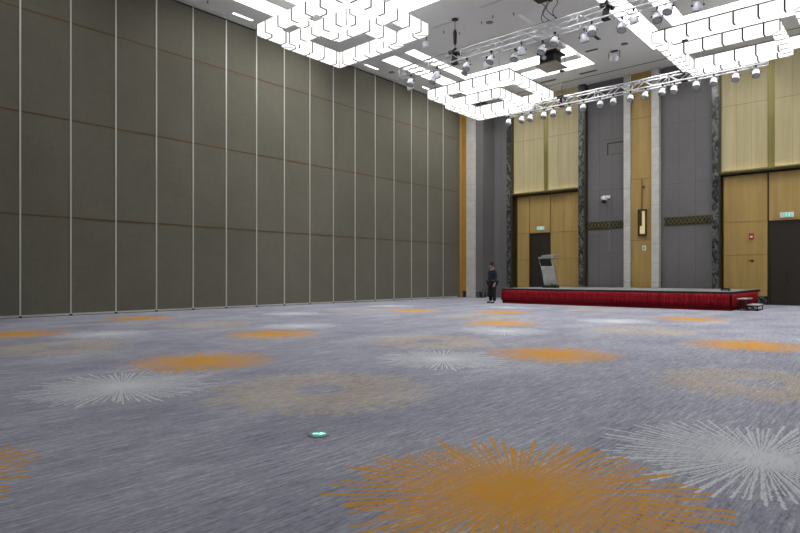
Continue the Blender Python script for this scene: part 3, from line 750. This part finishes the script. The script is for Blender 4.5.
# extra ceiling fixtures
t = thing('effect_light', (-9.6, 24.9, CZ), 'pale multi-lens effect light under the ceiling left of the right hand chandelier', 'effect light')
MB().box(-.15,-.06,-.05,.15,.06,0).build('mount', BLACKP, t, bevel=.01)
b = MB(); b.box(-.24,-.02,-.32,-.22,.02,-.03); b.box(.22,-.02,-.32,.24,.02,-.03); b.build('yoke', BLACKP, t)
MB().lathe([(.08,-.18),(.17,-.24),(.19,-.33),(.15,-.43),(.05,-.46)], (0,0,0), 18).build('housing', LAMPM, t)
for a in range(6):
    A_ = a*PI/3; MB().lathe([(.045,0),(.05,.03),(.03,.045)], (.15*math.cos(A_), .15*math.sin(A_), -.36), 10, (math.cos(A_)*.8, math.sin(A_)*.8, -.6)).build('lens', WHITEP, t)
t = thing('ceiling_spotlight', (-14.5, 18.15, CZ), 'round grey spotlight on a black bracket right of the nearest chandelier', 'spotlight')
b = MB(); b.box(-.14,-.05,-.05,.10,.05,0); b.cyl((0,0,-.04),(0,0,-.35),.02); b.build('bracket', BLACK, t)
MB().lathe([(.05,-.33),(.14,-.38),(.17,-.50),(.17,-.60)], (0,0,0), 18).build('housing', LAMPM, t)
MB().lathe([(.16,-.60),(.12,-.63),(.05,-.64)], (0,0,0), 18).build('lens', WHITEP, t)

def linear(x, y, L, along, m, lab, name, grp):
    t = thing(name, (x, y, CZ), lab, 'ceiling light' if m is not GAP else 'air vent', grp)
    a, b_ = (.06, L/2) if along == 'y' else (L/2, .06)
    MB().box(-a, -b_, -.012, a, b_, 0).build('diffuser' if m is not GAP else 'slot', m, t)
    fr = MB(); ring(fr, 0, 0, a+.02, b_+.02, a, b_, -.016, 0); fr.build('frame', CEIL if m is not GAP else GREYP, t)
G1 = 'lit linear lights along the left wall'
linear(-18.72, 12.52, .85, 'y', LINL, 'short lit linear ceiling light left of the nearest chandelier', 'linear_light', G1)
linear(-18.75, 19.44, .85, 'y', LINL, 'short lit linear ceiling light between the left two chandeliers', 'linear_light', G1)
linear(-18.75, 23.6, .85, 'y', LINL, 'short lit linear ceiling light at the corner chandelier left end', 'linear_light', G1)
G2 = 'dim linear lights on the ceiling between the chandeliers'
linear(-13.56, 17.97, .9, 'x', LINO, 'dim lilac linear ceiling light beside the hoist plate', 'linear_light', G2)
linear(-11.24, 17.7, .9, 'x', LINO, 'dim lilac linear ceiling light near the top middle of the picture', 'linear_light', G2)
G3 = 'dark slot vents in front of the stage wall'
linear(-13.55, 26.61, .8, 'x', GAP, 'dark slot vent right of the corner chandelier', 'air_vent', G3)
linear(-11.53, 26.68, .8, 'x', GAP, 'dark slot vent over the left end of the stage wall timber', 'air_vent', G3)
linear(-9.6, 22.9, .8, 'y', GAP, 'dark slanting slot vent above the pale effect light', 'air_vent', 'dark slot vents between the two far chandeliers')
linear(-10.3, 24.2, .5, 'x', GAP, 'dark slot vent left of the pale effect light', 'air_vent', 'dark slot vents between the two far chandeliers')
def disc(x, y, r, name, lab, cat, m=BLACKP):
    t = thing(name, (x, y, CZ), lab, cat)
    MB().lathe([(r, -.012), (r, 0)], (0,0,0), 16).build('rim', m, t); MB().lathe([(r*.7, -.03), (r*.8, -.012)], (0,0,0), 16).build('cone', GREYP, t)
disc(-12.1, 19.0, .13, 'ceiling_speaker', 'small dark round ceiling speaker above the nearer truss', 'speaker')
disc(-18.55, 20.6, .14, 'ceiling_speaker', 'small dark round ceiling speaker near the left wall', 'speaker')
disc(-9.0, 24.45, .14, 'ceiling_speaker', 'small grey round ceiling speaker right of the effect light', 'speaker')
sp = None
for i, (x, y) in enumerate(((-13.0,18.6),(-11.7,18.6),(-13.5,19.0),(-12.3,18.75),(-11.0,18.9),(-18.6,11.0),(-13.9,18.5))):
    if sp is None:
        sp = thing('sprinkler', (x, y, CZ+.002), 'tiny dark sprinkler head on the plain ceiling near the truss', 'sprinkler', 'sprinkler heads on the ceiling')
        MB().lathe([(.05,-.006),(.05,0)], (0,0,0), 12).build('escutcheon', SPRM, sp); MB().lathe([(.035,-.07),(.012,-.06),(.012,-.006)], (0,0,0), 10).build('nozzle', BLACKP, sp)
        o = sp
    else: o = copy_tree(sp); o.location = (x, y, CZ+.002)
    if i == 5: o['label'] = 'tiny dark sprinkler head on the ceiling strip along the left wall'

# floor exit marker
t = thing('floor_exit_marker', (-3.37, 2.92, 0), 'small round green glowing exit marker set in the carpet', 'floor sign', rz=math.radians(41))
MB().lathe([(.085,0),(.085,.006),(.078,.009)], (0,0,0), 32).build('rim', mat('marker_steel', (.22,.24,.24), .3, .6), t)
MB().lathe([(.056,.009),(.056,.0105)], (0,0,0), 32).build('green_disc', mat('marker_green', (.03,.30,.2), .4, emit=(.1,.75,.6), es=.25), t)
b = MB(); b.prism([(-.045,-.012),(.01,-.012),(.01,-.032),(.052,0),(.01,.032),(.01,.012),(-.045,.012)], .0105, .012)
b.build('arrow', mat('marker_white', (.7,.85,.8), .4, emit=(.6,1,.9), es=.8), t)

# ------------------------------------------------------------------ world, camera
w = D.worlds.new('World'); SC.world = w; w.use_nodes = True
w.node_tree.nodes['Background'].inputs[0].default_value = (.6,.62,.65,1); w.node_tree.nodes['Background'].inputs[1].default_value = .02
cam = D.cameras.new('camera'); co = D.objects.new('camera', cam); COL.objects.link(co)
co.location = (0, 0, 1.2); co.rotation_euler = (PI/2, 0, math.atan(512/585))
cam.sensor_width = 36; cam.lens = 585/800*36; cam.shift_y = 9.5/800; cam.clip_end = 200; cam.clip_start = .05
SC.camera = co
SC.view_settings.view_transform = 'Standard'; SC.view_settings.look = 'None'; SC.view_settings.gamma = 1
SC.view_settings.use_curve_mapping = False; SC.view_settings.exposure = 0.46
SC.cycles.use_denoising = True; SC.cycles.max_bounces = 6; SC.cycles.diffuse_bounces = 4
